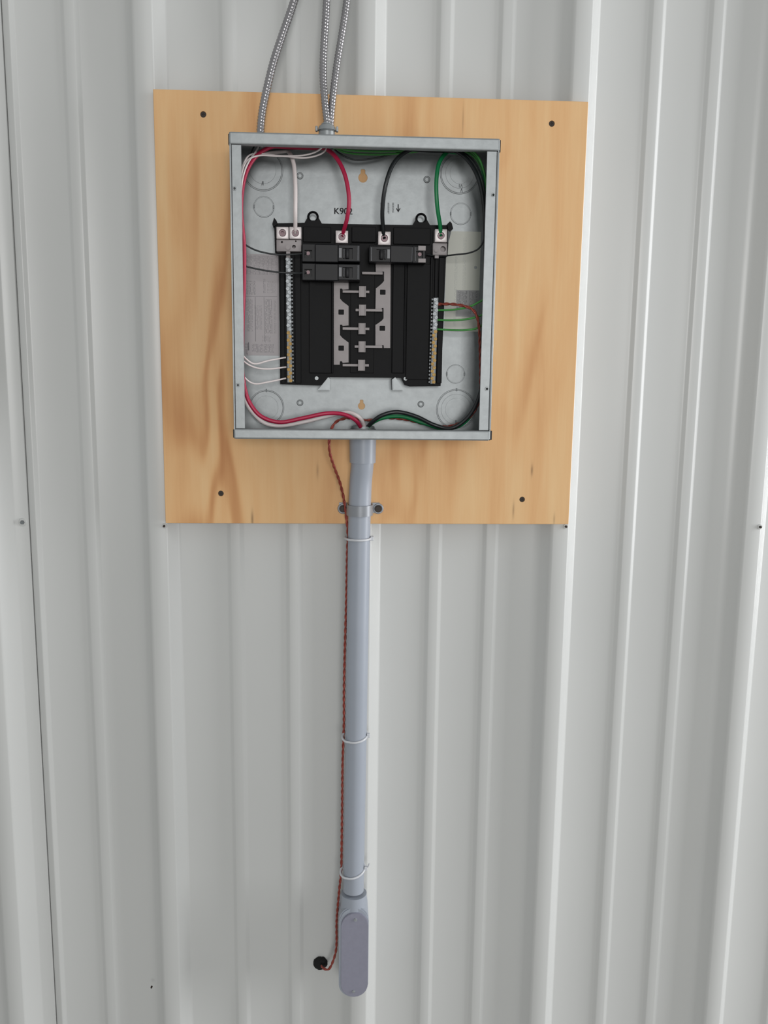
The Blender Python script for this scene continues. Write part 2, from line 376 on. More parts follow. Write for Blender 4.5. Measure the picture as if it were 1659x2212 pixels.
# knockouts stamped in the back panel
def knockout(px, py, radii, name='knockout'):
    c = at(px, py, BI); r0 = radii[0]/1460.0
    bm = bmesh.new(); cyl(bm, c.x, c.z, BI-0.0010, BI+0.0002, r0*0.95, 48, r0*0.96, bev=0.0002); k = obj(name, bm, GALV, enc, smooth=20)
    for i, r in enumerate(radii[1:]):
        r /= 1460.0
        bm = bmesh.new(); cyl(bm, c.x, c.z, BI-0.0010-0.0008*(i+1), BI-0.0006, r*0.985, 44, r, bev=0.0002); obj('inner_disc', bm, GALV, k, smooth=20)
    bm = bmesh.new(); ring(bm, c.x, c.z, BI-0.0002, r0, 0.0009, 48, 6); obj('stamped_groove', bm, GALV, k, smooth=60)
    for s in ((-1, 0), (1, 0)) if len(radii) == 1 else ((0, -0.62), (0, 1)):
        bm = bmesh.new(); add_box(bm, c.x+s[0]*r0-0.0009, c.x+s[0]*r0+0.0009, BI-0.0026, BI-0.0008, c.z+s[1]*r0-0.0022, c.z+s[1]*r0+0.0022, 0.0003)
        obj('tie_notch', bm, GALVD, k)
knockout(568, 368, (40, 27)); knockout(993, 375, (40, 30, 21)); knockout(576, 880, (36, 25)); knockout(985, 884, (42, 33, 24))
knockout(570, 447, (20,)); knockout(995, 462, (21,)); knockout(984, 808, (19,))
for (px, py) in ((648, 380), (922, 388), (648, 870), (909, 873)):
    c = at(px, py, BI); bm = bmesh.new(); ring(bm, c.x, c.z, BI-0.0006, 0.0036, 0.0012, 24, 8); cyl(bm, c.x, c.z, BI-0.0008, BI, 0.003, 18)
    obj('mounting_dimple', bm, GALV, enc, smooth=60)
for (px, py) in ((1027, 578), (1019, 752), (550, 806)):
    c = at(px, py, BI); bm = bmesh.new(); cyl(bm, c.x, c.z, BI-0.0012, BI, 0.0022, 16, bev=0.0004); obj('rivet', bm, GALV, enc, smooth=50)
for (px, cx_) in ((702, 1), (860, -1)):          # bright bent tabs that hold the interior
    P = [(686, 843), (713, 843), (714, 819), (709, 815)] if cx_ > 0 else [(873, 843), (848, 843), (847, 820), (854, 815)]
    bm = bmesh.new(); pprism(bm, P, -0.064, 0.026, 0.0012); obj('bent_tab', bm, GALV, enc, smooth=40)
def label_part(name, px0, py0, px1, py1, base, ink, blocks, lines, lift=0.0):
    a = at(px0, (py0+py1)/2, BI); b = at(px1, (py0+py1)/2, BI); c = at((px0+px1)/2, py0, BI); d = at((px0+px1)/2, py1, BI)
    bm = bmesh.new(); add_box(bm, a.x, b.x, BI-0.0006-lift, BI-0.0001, d.z, c.z)
    return obj(name, bm, print_mat(name+'_print', base, ink, blocks, a.x, b.x, d.z, c.z, lines), enc)
tag(label_part('wiring_label', 527, 549, 603, 768, (178, 172, 174), (88, 86, 90),
    [(0.06, 0.95, 0.80, 0.985, .45), (0.08, 0.34, 0.60, 0.74, .6), (0.55, 0.62, 0.62, 0.76, .5), (0.66, .9, .62, .74, .3), (0.05, 0.25, 0.24, 0.56, .5), (0.30, 0.50, 0.26, 0.50, .35), (0.60, 0.80, 0.22, 0.56, .6), (0.84, 0.93, 0.22, 0.56, .4),
     (0.315, 0.33, 0.14, 0.58, 2.0), (0.02, 0.95, 0.586, 0.590, 2.0), (0.565, 0.575, 0.14, .58, 2.0), (0.20, 0.84, 0.03, 0.115, .55), (0.10, 0.13, 0.05, 0.13, 2.0), (0.5, .75, .13, .2, .4), (.03, .10, .0, .12, .8)], 27), 'grey paper label covered in fine vertical print')
label_part('clear_label_painted_light', 962, 500, 1036, 716, (204, 205, 194), (160, 164, 160), [(0.25, 0.34, 0.05, 0.75, .5), (0.48, 0.6, 0.05, 0.95, .35)], 30)  # cream tone paints the daylight patch over a clear label with faint print
tag(label_part('rating_label', 985, 627, 1034, 684, (150, 150, 150), (84, 84, 86), [(0.05, 0.5, 0.30, 0.97, .9), (.55, .95, .1, .97, .6)], 16, 0.0005), 'small grey sticker with dark print')
def text(body, px, py, size, rot=0.0, m=INK, name='printed_text'):
    cu = bpy.data.curves.new(name, 'FONT'); cu.body = body; cu.size = size; cu.align_x = 'CENTER'; cu.align_y = 'CENTER'; cu.extrude = 0.00008
    t = bpy.data.objects.new('t', cu); C.objects.link(t); bpy.context.view_layer.update()
    me = bpy.data.meshes.new_from_object(t.evaluated_get(bpy.context.evaluated_depsgraph_get())); bpy.data.objects.remove(t)
    me.transform(Matrix.Rotation(math.pi/2, 4, 'X')); me.transform(Matrix.Rotation(rot, 4, 'Y')); c = at(px, py, BI); me.transform(Matrix.Translation((c.x, BI-0.0002, c.z)))
    b_ = bmesh.new(); b_.from_mesh(me); m2 = me.copy(); m2.transform(Matrix.Translation((0.00045, -0.00003, 0))); b_.from_mesh(m2); b_.to_mesh(me); b_.free()
    me.materials.append(m); o = bpy.data.objects.new(name, me); C.objects.link(o); o.parent = enc; o.matrix_parent_inverse = Matrix.Translation(-enc.location); return o
text('K902', 741, 457, 0.0125)
bm = bmesh.new()
pprism(bm, [(859, 441), (861.2, 441), (861.2, 453), (864, 449), (865, 450.5), (860.3, 459), (855.5, 450.5), (856.5, 449), (859, 453)], BI-0.0003, 0.0002); obj('printed_arrow', bm, INK, enc)
bm = bmesh.new()
for x in (822, 837.5, 839.5, 847.5, 849.5):
    y = 438
    while y < 459:
        h = random.uniform(1.6, 3.6); slab(bm, x, y, x+1.3, y+h, BI-0.0003, 0.0002); y += h+0.8
obj('printed_lines', bm, INKG, enc)
for (px, py) in ((567, 396), (997, 402), (997, 411)):
    c = at(px, py, BI-0.002); w_ = 0.0026; t_ = 0.0005
    bm = bmesh.new(); prism(bm, [(c.x-w_*.6, c.z-w_), (c.x-w_*.6+t_, c.z-w_), (c.x, c.z+w_-2*t_), (c.x+w_*.6-t_, c.z-w_), (c.x+w_*.6, c.z-w_), (c.x+t_*.5, c.z+w_), (c.x-t_*.5, c.z+w_)], BI-0.0029, BI-0.0025)
    obj('stamped_mark', bm, INKG, enc)

# ------------------------------------------------------------------ black interior with bus bars
c = at(783, 820, BI)
bus = empty('bus_bar_assembly', (c.x, BI, c.z)); tag(bus, 'black plastic interior with bus bars bolted inside the steel panel box', 'bus bar')
YB = -0.062
bm = bmesh.new()
pprism(bm, [(592, 482), (655, 481), (700, 483), (880, 486), (972, 486), (974, 494), (968, 515), (967, 553), (962, 556), (958, 700), (952, 834), (885, 835), (876, 832), (868, 815), (706, 813), (698, 830), (690, 833), (605, 830), (604, 700), (603, 546), (594, 545)], YB, 0.022, 0.001)
base = obj('insulating_base', bm, BLACKP, bus)
for (px, py) in ((676, 468), (910, 472)):
    c = at(px, py, YB); bm = bmesh.new(); ring(bm, c.x, c.z, YB+0.003, 0.0066, 0.0016, 28, 8)
    pprism(bm, [(px-12, py+2), (px-8, py+8), (px+8, py+8), (px+12, py+2), (px+20, py+16), (px-20, py+16)], YB+0.001, 0.004)
    o = obj('mounting_ear', bm, BLACKP, bus, smooth=40)
    bm = bmesh.new(); cyl(bm, c.x, c.z, BI-0.006, BI, 0.0045, 20, bev=0.0006); obj('mounting_boss', bm, GALV, bus, smooth=40)
bm = bmesh.new()
for (a, b, t_, bt, dy) in ((606, 615, 548, 828, .004), (637, 650, 548, 828, .004), (668, 716, 609, 806, .006), (716, 720, 609, 806, .010), (848, 873, 570, 806, .006), (873, 876, 570, 806, .009), (878, 928, 570, 820, .003), (928, 933, 555, 828, .007), (946, 957, 556, 828, .004), (655, 715, 490, 523, .004), (760, 812, 490, 523, .006), (850, 930, 492, 528, .004), (757, 809, 525, 806, .001)):
    slab(bm, a, t_, b, bt, YB-dy, dy+0.002, 0.0006)
obj('raised_panel', bm, BLACKP, base)
bm = bmesh.new()
pprism(bm, [(592, 470), (597, 476), (600, 484), (590, 490), (588, 484)], YB-0.004, 0.014)
obj('corner_hook', bm, BLACKP, base)
bm = bmesh.new(); pprism(bm, [(966, 484), (972, 478), (976, 482), (979, 494), (972, 500), (968, 496)], YB-0.006, 0.016)
obj('corner_hook', bm, BLACKP, base)
bm = bmesh.new(); pprism(bm, [(968, 498), (976, 494), (971, 516), (967, 526)], YB-0.004, 0.003); obj('wire_clip', bm, INKG, base)
for (px, py) in ((684, 817), (876, 818)):
    c = at(px, py, YB); bm = bmesh.new(); cyl(bm, c.x, c.z, YB-0.0014, YB, 0.0027, 18, bev=0.0006); obj('rivet', bm, GALV, base, smooth=40)
# two punched bus bars
YS = -0.0655
def bar(outline, squares, arms):
    bm = bmesh.new(); pprism(bm, outline, YS, 0.0022, 0.0003); o = obj('bus_bar', bm, BUS, bus)
    cb = bmesh.new()
    for (px, py) in squares: slab(cb, px-6, py-5.5, px+6, py+5.5, YS-0.002, 0.008, 0.0008)
    cut(o, cb)
    for (x0, x1, y) in arms:
        bm = bmesh.new(); slab(bm, x0, y-2.8, x1, y+2.8, YS-0.006, 0.007, 0.0004); obj('stab_arm', bm, BUS, o)
    return o
bar([(721, 606), (753, 606), (753, 625), (740, 626), (739, 623), (734, 623), (734, 645), (739, 651), (753, 661), (753, 703), (740, 704), (739, 701), (734, 701), (734, 724), (739, 730), (753, 740), (753, 783), (740, 784), (739, 780), (734, 780), (734, 788), (721, 788)],
    [(737, 674), (737, 752)], [(740, 798, 630), (740, 798, 710), (740, 797, 789)])
bar([(811, 560), (844, 560), (843, 752), (829, 752), (829, 745), (825, 745), (824, 750), (811, 750), (811, 702), (825, 693), (829, 688), (829, 665), (825, 665), (824, 668), (811, 668), (812, 623), (825, 613), (830, 607), (830, 586), (826, 586), (825, 588), (812, 588)],
    [(827, 631), (826, 709)], [(782, 827, 590), (768, 826, 670), (766, 826, 749)])
for (px, py) in ((783, 630), (783, 670), (782, 710), (782, 749), (781, 789)):
    bm = bmesh.new(); slab(bm, px-7.5, py-12, px+7.5, py+12, YS-0.0095, 0.002, 0.0004); slab(bm, px-7.5, py-12, px-5.5, py+12, YS-0.0115, 0.005, 0.0003); slab(bm, px+5.5, py-12, px+7.5, py+12, YS-0.0115, 0.005, 0.0003); slab(bm, px-4, py-8, px+4, py+8, YS-0.0080, 0.010)
    obj('stab', bm, BUS, bus)
# neutral and ground bars with their rows of terminal screws
def term_bar(name, x0, x1, y0, y1, n, reflection_from, label):
    """x0 at the top, x1 at the bottom"""
    Yt = -0.074; bm = bmesh.new()
    pprism(bm, [(x0-5, y0), (x0+5, y0), (x1+5, y1), (x1-5, y1)], Yt, 0.010, 0.0006)
    o = obj(name, bm, [GALVD], bus)
    o['label'] = label
    for i in range(n):
        py = y0+(y1-y0)*(i+0.5)/n; px = x0+(x1-x0)*(i+0.5)/n+(1.8 if i % 2 else -1.8); c = at(px, py, Yt-0.002)
        bm = bmesh.new(); cyl(bm, c.x, c.z, Yt-0.0024, Yt, 0.0024, 14, 0.0026, bev=0.0005)
        s = obj('terminal_screw', bm, SILVER_REFL if py > reflection_from else SILVER, o, smooth=40)  # lower screws carry the painted warm reflection
        cb = bmesh.new(); a = random.uniform(0, 3.14); d = Vector((math.cos(a), 0, math.sin(a))); e = Vector((-d.z, 0, d.x))
        q = [c+d*0.004+e*0.0004, c-d*0.004+e*0.0004, c-d*0.004-e*0.0004, c+d*0.004-e*0.0004]
        prism(cb, [(v.x, v.z) for v in q], Yt-0.004, Yt-0.0012); cut(s, cb)
    bm = bmesh.new()
    for i in range(n):
        py = y0+(y1-y0)*(i+0.5)/n; px = x0+(x1-x0)*(i+0.5)/n+(7.5 if name == 'neutral_bar' else -8)
        slab(bm, px-1.3, py-1.8, px+1.3, py+1.8, Yt+0.0015, 0.004)
    obj('wire_port_rim', bm, GALVD, o)
    return o
term_bar('neutral_bar', 622.5, 626, 556, 826, 34, 714, 'neutral bar, silver screws, the lower ones with a warm reflection painted in')
term_bar('ground_bar', 942, 935, 643, 829, 24, 712, 'ground bar, silver screws, the lower ones with a warm reflection painted in')
bm = bmesh.new(); slab(bm, 939, 556, 946, 643, YB-0.004, 0.004, 0.0006); obj('bar_carrier', bm, BLACKP, bus)
bm = bmesh.new(); slab(bm, 618, 540, 627, 557, -0.076, 0.004, 0.0005); obj('bar_link', bm, BUS, bus)
bm = bmesh.new(); slab(bm, 939, 550, 948, 558, -0.074, 0.004, 0.0005); obj('bar_link', bm, BUS, bus)
def lug(x0, y0, x1, y1, name='wire_lug', screws=((0.5, 0.5, 8.0),), yf=-0.080, m=TIN):
    bm = bmesh.new(); slab(bm, x0, y0, x1, y1, yf, 0.018, 0.0008); o = obj(name, bm, m, bus, smooth=35)
    for (u, v, r) in screws:
        c = at(x0+(x1-x0)*u, y0+(y1-y0)*v, yf); R = r/1560.0
        cb = bmesh.new(); cyl(cb, c.x, c.z, yf-0.002, yf+0.006, R, 24); cut(o, cb)
        bm = bmesh.new(); cyl(bm, c.x, c.z, yf+0.0006, yf+0.006, R*0.86, 20, bev=0.0004); s = obj('set_screw', bm, SOCKET, o, smooth=40)
        cb = bmesh.new(); cyl(cb, c.x, c.z, yf-0.002, yf+0.0045, R*0.5, 6); cut(s, cb)
    return o
lug(597, 490, 623.5, 516); lug(625, 490, 651, 516); lug(725, 498, 752, 525); lug(817, 500, 844, 529); lug(939.5, 495, 966, 523)
o = lug(597, 517.5, 651, 543, 'lug_plate', (), -0.077, BUS)
cb = bmesh.new()
for (px, py, r) in ((609, 523, 2.4), (635, 533, 4), (639, 521, 1.6)):
    c = at(px, py, -0.077); cyl(cb, c.x, c.z, -0.08, -0.064, r/1560, 16)
cut(o, cb)
c = at(622, 535, -0.077); bm = bmesh.new(); cyl(bm, c.x, c.z, -0.0795, -0.0765, 5.5/1560, 18, bev=0.0008); obj('rivet', bm, COPPER if False else BUS, o, smooth=40)
o = lug(935, 525, 966, 551, 'lug_plate', (), -0.077, BUS)
cb = bmesh.new(); c = at(957, 538, -0.077); cyl(cb, c.x, c.z, -0.08, -0.068, 6.3/1560, 18); cut(o, cb)
c = at(942, 541, -0.077); bm = bmesh.new(); cyl(bm, c.x, c.z, -0.0795, -0.0765, 4.5/1560, 18, bev=0.0008); obj('rivet', bm, BUS, o, smooth=40)

# ------------------------------------------------------------------ circuit breakers
def breaker(x0, y0, x1, y1, flip, label):
    """x0 = wire end, x1 = bus end"""
    YF = -0.098; s = 1 if x1 > x0 else -1; L_ = x1-x0
    X = lambda f: x0+L_*f
    c = at((x0+x1)/2, y1, YF+0.03); t = empty('circuit_breaker', (c.x, YF+0.034, c.z)); tag(t, label, 'circuit breaker', 'circuit breakers')
    def sl(bm, f0, f1, v0, v1, yf, th, bev=0.0006):
        a, b = sorted((X(f0), X(f1))); slab(bm, a, y0+(y1-y0)*v0, b, y0+(y1-y0)*v1, yf, th, bev)
    bm = bmesh.new(); sl(bm, 0, 0.985, 0, 1, YF+0.010, 0.024, 0.0012); b = obj('body', bm, BREAK, t)
    cb = bmesh.new(); a0, a1 = sorted((X(0.04), X(0.17))); slab(cb, a0, y0+(y1-y0)*0.28, a1, y0+(y1-y0)*0.72, YF, 0.016); cut(b, cb)
    bm = bmesh.new(); sl(bm, 0.22, 0.62, 0.01, 0.99, YF+0.003, 0.0095, 0.0012); obj('raised_case', bm, BREAK, t)
    bm = bmesh.new(); sl(bm, 0.61, 0.99, 0.04, 0.96, YF, 0.0125, 0.0010); b = obj('toggle_housing', bm, BREAK, t)
    cb = bmesh.new(); a0, a1 = sorted((X(0.69), X(0.86))); slab(cb, a0, y0+(y1-y0)*0.2, a1, y0+(y1-y0)*0.8, YF-0.004, 0.009); cut(b, cb)
    bm = bmesh.new(); sl(bm, 0.74, 0.80, 0.22, 0.78, YF-0.006, 0.012, 0.0009); obj('toggle', bm, BREAK, t, smooth=35)
    bm = bmesh.new(); sl(bm, 0.705, 0.718, 0.24, 0.76, YF-0.003, 0.008, 0.0003); sl(bm, 0.94, 0.955, 0.1, 0.9, YF-0.0012, 0.003, 0.0003); obj('ridge', bm, BREAKL, t)
    bm = bmesh.new(); sl(bm, 0.625, 0.675, 0.22, 0.75, YF-0.0004, 0.002, 0.0002); obj('rating_mark', bm, BREAKL, t)
    cc = at(X(0.105), (y0+y1)/2, YF+0.012); bm = bmesh.new(); cyl(bm, cc.x, cc.z, YF+0.0125, YF+0.017, 0.0026, 18, bev=0.0007); ts = obj('terminal_screw', bm, SOCKET, t, smooth=40)
    cb = bmesh.new(); add_box(cb, cc.x-0.0005, cc.x+0.0005, YF+0.008, YF+0.0138, cc.z-0.004, cc.z+0.004); cut(ts, cb)
    if flip:
        bm = bmesh.new(); sl(bm, 0.0, 0.135, 0.02, 0.30, YF+0.008, 0.005); sl(bm, 0.0, 0.135, 0.74, 0.98, YF+0.008, 0.005); obj('terminal_clamp', bm, BUS, t)
        bm = bmesh.new(); sl(bm, 0.235, 0.245, 0.1, 0.9, YF+0.0022, 0.003, 0.0002); sl(bm, 0.175, 0.185, 0.1, 0.9, YF+0.0085, 0.003, 0.0002); obj('ridge', bm, BREAKL, t)
    return t
breaker(652, 527, 780, 567, False, 'upper of the two black breakers on the left of the interior')
breaker(652, 569, 780, 607, False, 'lower of the two black breakers on the left of the interior')
breaker(920, 530, 796, 568, True, 'single black breaker on the right with a pale terminal clamp')

# ------------------------------------------------------------------ conductors
R1 = 0.0029; R2 = 0.00115
wire('main_cable', [(783, 940, -.068), (780, 925, -.078), (768, 908, -.092), (742, 895, -.096), (705, 893, -.1), (655, 903, -.1), (605, 912, -.1), (565, 900, -.1), (541, 873, -.1), (529, 840, -.1), (523, 790, -.1), (524, 700, -.1), (527, 610, -.1), (527, 530, -.1), (521, 460, -.102), (524, 405, -.1), (535, 365, -.096), (556, 335, -.09), (590, 316, -.084), (645, 308, -.08), (692, 316, -.08), (724, 338, -.088), (745, 378, -.096), (754, 430, -.1), (750, 470, -.095), (742, 500, -.08), (741, 509, -.074)],
     R1, RED, 'thick red cable looping down the left side of the panel box', 'main feeder cables', 'cable')
wire('main_cable', [(788, 940, -.068), (786, 918, -.078), (776, 901, -.09), (755, 891, -.086), (735, 893, -.082), (700, 901, -.078), (655, 912, -.078), (605, 920, -.078), (570, 913, -.08), (545, 890, -.085), (528, 860, -.09), (517, 810, -.09), (514, 700, -.088), (515, 560, -.085), (516, 450, -.078), (524, 385, -.068), (545, 345, -.056), (580, 322, -.050), (606, 318, -.055), (622, 326, -.066), (634, 352, -.080), (638, 400, -.090), (638, 455, -.092), (638, 490, -.080), (638, 503, -.074)],
     R1, WHITE, 'thick white cable dropping into the upper left neutral lug', 'main feeder cables', 'cable')
wire('main_cable', [(829, 514, -.074), (828, 500, -.080), (826, 455, -.092), (833, 400, -.1), (851, 352, -.096), (884, 325, -.088), (930, 316, -.082), (975, 322, -.084), (1012, 348, -.09), (1036, 395, -.1), (1047, 470, -.11), (1049, 600, -.112), (1047, 740, -.11), (1044, 810, -.105), (1033, 862, -.1), (1010, 902, -.094), (975, 925, -.09), (938, 918, -.086), (900, 900, -.088), (860, 890, -.09), (828, 896, -.09), (806, 910, -.086), (792, 926, -.074), (788, 940, -.068)],
     R1, BLACKW, 'thick black cable arching around the right side of the box', 'main feeder cables', 'cable')
wire('main_cable', [(951, 508, -.074), (951, 490, -.082), (944, 440, -.092), (943, 385, -.092), (952, 345, -.086), (978, 322, -.076), (1012, 326, -.074), (1040, 360, -.080), (1052, 430, -.09), (1054, 560, -.095), (1051, 720, -.095), (1046, 820, -.092), (1030, 875, -.08), (1000, 915, -.072), (960, 926, -.068), (915, 914, -.066), (870, 900, -.068), (830, 902, -.072), (803, 914, -.076), (792, 930, -.078), (788, 940, -.068)],
     R1, GREEN, 'thick green cable rising from the ground lug on the right', 'main feeder cables', 'cable')
W = lambda pts, m, l, g, r=R2: wire('branch_wire', pts, r, m, l, g, 'wire')
topw = [(700, 300, -.085), (704, 306, -.086)]
W([(705, 297, -.085), (700, 313, -.088), (682, 328, -.09), (650, 336, -.09), (600, 337, -.092), (560, 336, -.096), (533, 348, -.1), (521, 380, -.102), (515, 440, -.1), (513, 600, -.1), (515, 730, -.1), (522, 762, -.098), (536, 779, -.094), (552, 786, -.09), (580, 779, -.084), (618, 772, -.070)], WHITE, 'uppermost thin white wire entering the neutral bar at the lower left', 'white neutral wires', 0.0012)
W([(710, 297, -.08), (706, 320, -.084), (690, 334, -.086), (655, 341, -.086), (600, 336, -.088), (548, 332, -.09), (527, 352, -.096), (516, 400, -.098), (511, 500, -.096), (511, 700, -.096), (518, 765, -.096), (530, 783, -.094), (552, 794, -.088), (580, 797, -.082), (618, 793, -.070)], WHITE, 'middle thin white wire entering the neutral bar at the lower left', 'white neutral wires', 0.0012)
W([(566, 297, -.075), (556, 322, -.085), (540, 345, -.1), (529, 368, -.108), (522, 400, -.112), (519, 460, -.112), (515, 560, -.108), (513, 720, -.104), (520, 795, -.1), (530, 817, -.096), (550, 829, -.090), (580, 825, -.084), (618, 817, -.070)], WHITE, 'lowest thin white wire entering the neutral bar at the lower left', 'white neutral wires', 0.0012)
W([(560, 297, -.07), (545, 325, -.08), (526, 380, -.09), (514, 440, -.1), (512, 490, -.1), (518, 515, -.102), (532, 530, -.1), (560, 543, -.096), (600, 550, -.092), (640, 549, -.0880), (663, 547, -.084)], BLACKW, 'thin black wire running to the upper left breaker', 'black branch wires')
W([(708, 297, -.075), (690, 316, -.078), (640, 322, -.074), (580, 326, -.076), (540, 345, -.082), (518, 420, -.09), (508, 500, -.096), (512, 555, -.1), (527, 573, -.1), (560, 582, -.096), (600, 588, -.092), (640, 590, -.090), (663, 589, -.084)], BLACKW, 'thin black wire running to the lower left breaker', 'black branch wires')
W([(714, 297, -.072), (722, 322, -.072), (760, 344, -.07), (810, 342, -.07), (870, 328, -.072), (940, 318, -.078), (1005, 332, -.084), (1040, 380, -.094), (1051, 460, -.1), (1047, 510, -.098), (1036, 535, -.092), (1015, 546, -.086), (985, 550, -.080), (950, 553, -.070), (918, 549, -.074), (909, 549, -.084)], BLACKW, 'thin black wire crossing from the ground lug to the right wall', 'black branch wires')
W([(712, 297, -.09), (722, 314, -.09), (790, 320, -.088), (880, 320, -.086), (960, 317, -.088), (1015, 322, -.09), (1044, 365, -.096), (1054, 450, -.1), (1056, 580, -.1), (1049, 638, -.098), (1030, 655, -.092), (1008, 664, -.086), (980, 669, -.080), (944, 670, -.070)], GREENB, 'uppermost thin green wire leaving the ground bar', 'green ground wires', 0.0014)
W([(716, 297, -.082), (730, 320, -.082), (800, 327, -.08), (890, 325, -.08), (960, 319, -.082), (1020, 330, -.084), (1050, 390, -.09), (1058, 500, -.094), (1058, 610, -.098), (1047, 672, -.096), (1030, 684, -.090), (1005, 690, -.084), (975, 692, -.080), (943, 691, -.070)], GREENB, 'middle thin green wire leaving the ground bar', 'green ground wires', 0.0014)
W([(720, 297, -.074), (736, 326, -.074), (800, 334, -.072), (880, 330, -.074), (960, 321, -.076), (1025, 340, -.08), (1054, 420, -.086), (1060, 560, -.092), (1056, 660, -.094), (1045, 697, -.094), (1030, 709, -.088), (1005, 713, -.084), (975, 713, -.080), (942, 711, -.070)], GREENB, 'lowest thin green wire leaving the ground bar', 'green ground wires', 0.0014)

# copper ground conductor: ground bar, round the box, out of the bottom and down beside the conduit
cp = [(944, 657, -.070), (975, 657, -.080), (1003, 661, -.088), (1024, 672, -.092), (1034, 700, -.096), (1037, 760, -.098), (1038, 830, -.096), (1034, 868, -.088), (1015, 900, -.078), (975, 920, -.064), (930, 919, -.058), (880, 907, -.056), (835, 903, -.056), (790, 908, -.062), (755, 903, -.074), (730, 909, -.086), (717, 924, -.094), (712, 945, -.092)]
cq = [(711, 965, -.092), (714, 985, -.085), (724, 1015, -.07), (735, 1045, -.056), (743, 1080, -.047), (748, 1115, -.046), (751, 1150, -.046), (750, 1200, -.046), (748, 1300, -.046), (745, 1400, -.046), (743, 1500, -.046), (743, 1560, -.046), (740, 1650, -.046), (739, 1750, -.046), (738, 1830, -.046), (737, 1880, -.046), (733, 1920, -.044), (729, 1965, -.040), (727, 1995, -.036), (727, 2040, -.034), (723, 2065, -.034), (713, 2090, -.032), (704, 2094, -.028), (694, 2087, -.018)]
path = smooth_path([at(*p) for p in cp+cq], 0.0016)
bm = bmesh.new()
# two strands twisted about each other
for ph in (0, math.pi):
    s = 0; pts = []; T0 = None; up = None
    for i, q in enumerate(path):
        t = (path[min(i+1, len(path)-1)]-path[max(i-1, 0)]).normalized()
        up = t.orthogonal().normalized() if up is None else (up-t*up.dot(t)).normalized()
        a = ph+s*2*math.pi/0.022; pts.append(q+(up*math.cos(a)+t.cross(up)*math.sin(a))*0.00095); s += 0.0016
    sweep(bm, pts, 0.0013, 8)
tag(obj('copper_ground_wire', bm, COPPER, smooth=60), 'long bare copper wire running down beside the grey conduit into the wall', 'wire')

# ------------------------------------------------------------------ armoured cables entering the top of the box
def armour(pts, r, label):
    # helical corrugation of the armour strip
    bm = bmesh.new(); pitch = 0.0045
    def rad(s, a):
        x = ((s/pitch)+a/(2*math.pi)) % 1.0
        return r*(0.85+0.19*math.sin(math.pi*x)**0.8)
    sweep(bm, smooth_path([at(*p) for p in pts], 0.0008), rad, 16)
    return tag(obj('armoured_cable', bm, ARMOR, smooth=80), label, 'cable', 'armoured cables above the panel')
armour([(770, -620, -.03), (720, -380, -.03), (682, -190, -.03), (655, -70, -.034), (636, 0, -.038), (612, 70, -.044), (592, 130, -.05), (577, 190, -.056), (567, 240, -.062), (563, 278, -.068), (563, 300, -.070), (563, 318, -.071)], 0.0054, 'leftmost armoured cable, bending left down into the panel top')
armour([(735, -620, -.03), (720, -380, -.03), (712, -170, -.033), (708, -60, -.042), (704, 30, -.05), (699, 110, -.058), (698, 170, -.068), (702, 225, -.078), (706, 262, -.083), (708, 285, -.085)], 0.0049, 'middle armoured cable, nearly straight, at the shared clamp')
armour([(820, -620, -.03), (795, -380, -.03), (768, -180, -.03), (756, -60, -.038), (748, 10, -.044), (739, 70, -.052), (729, 130, -.060), (721, 190, -.070), (716, 240, -.076), (713, 285, -.078)], 0.0047, 'rightmost armoured cable, bending right above the shared clamp')
c = at(706, 281, -.095); con = empty('cable_clamp', (c.x, -.095, BZ1)); tag(con, 'silver clamp connector on top of the panel box holding two armoured cables', 'cable connector')
def vcyl(bm, x, y, z0, z1, r, seg=32, r2=None, bev=0.0, sy=1.0):
    r2 = r if r2 is None else r2
    f = [bm.verts.new((x+r*math.cos(2*math.pi*i/seg), y+sy*r*math.sin(2*math.pi*i/seg), z0)) for i in range(seg)]
    b = [bm.verts.new((x+r2*math.cos(2*math.pi*i/seg), y+sy*r2*math.sin(2*math.pi*i/seg), z1)) for i in range(seg)]
    f1 = bm.faces.new(list(reversed(f))); f2 = bm.faces.new(b)
    for i in range(seg): bm.faces.new((f[i], f[(i+1) % seg], b[(i+1) % seg], b[i]))
    if bev: bmesh.ops.bevel(bm, geom=list(f1.edges)+list(f2.edges), offset=bev, segments=2, affect='EDGES')
bm = bmesh.new(); vcyl(bm, c.x, -.095, BZ1+0.0004, BZ1+0.013, 0.0110, 32, 0.0110, 0.001); obj('hub', bm, GALV, con, smooth=40)
bm = bmesh.new(); vcyl(bm, c.x, -.095, BZ1+0.0125, BZ1+0.0205, 0.0125, 32, 0.0105, 0.0015); obj('saddle', bm, GALV, con, smooth=40)
bm = bmesh.new(); vcyl(bm, c.x, -.095, BZ1+0.0205, BZ1+0.0235, 0.0078, 32, 0.0070, 0.0008); obj('collar', bm, GALV, con, smooth=40)
for s in (-1, 1):
    bm = bmesh.new(); add_box(bm, c.x+s*0.0120, c.x+s*0.0155, -.0985, -.0915, BZ1+0.0125, BZ1+0.0195, 0.0014); obj('clamp_screw', bm, SILVER, con, smooth=40)

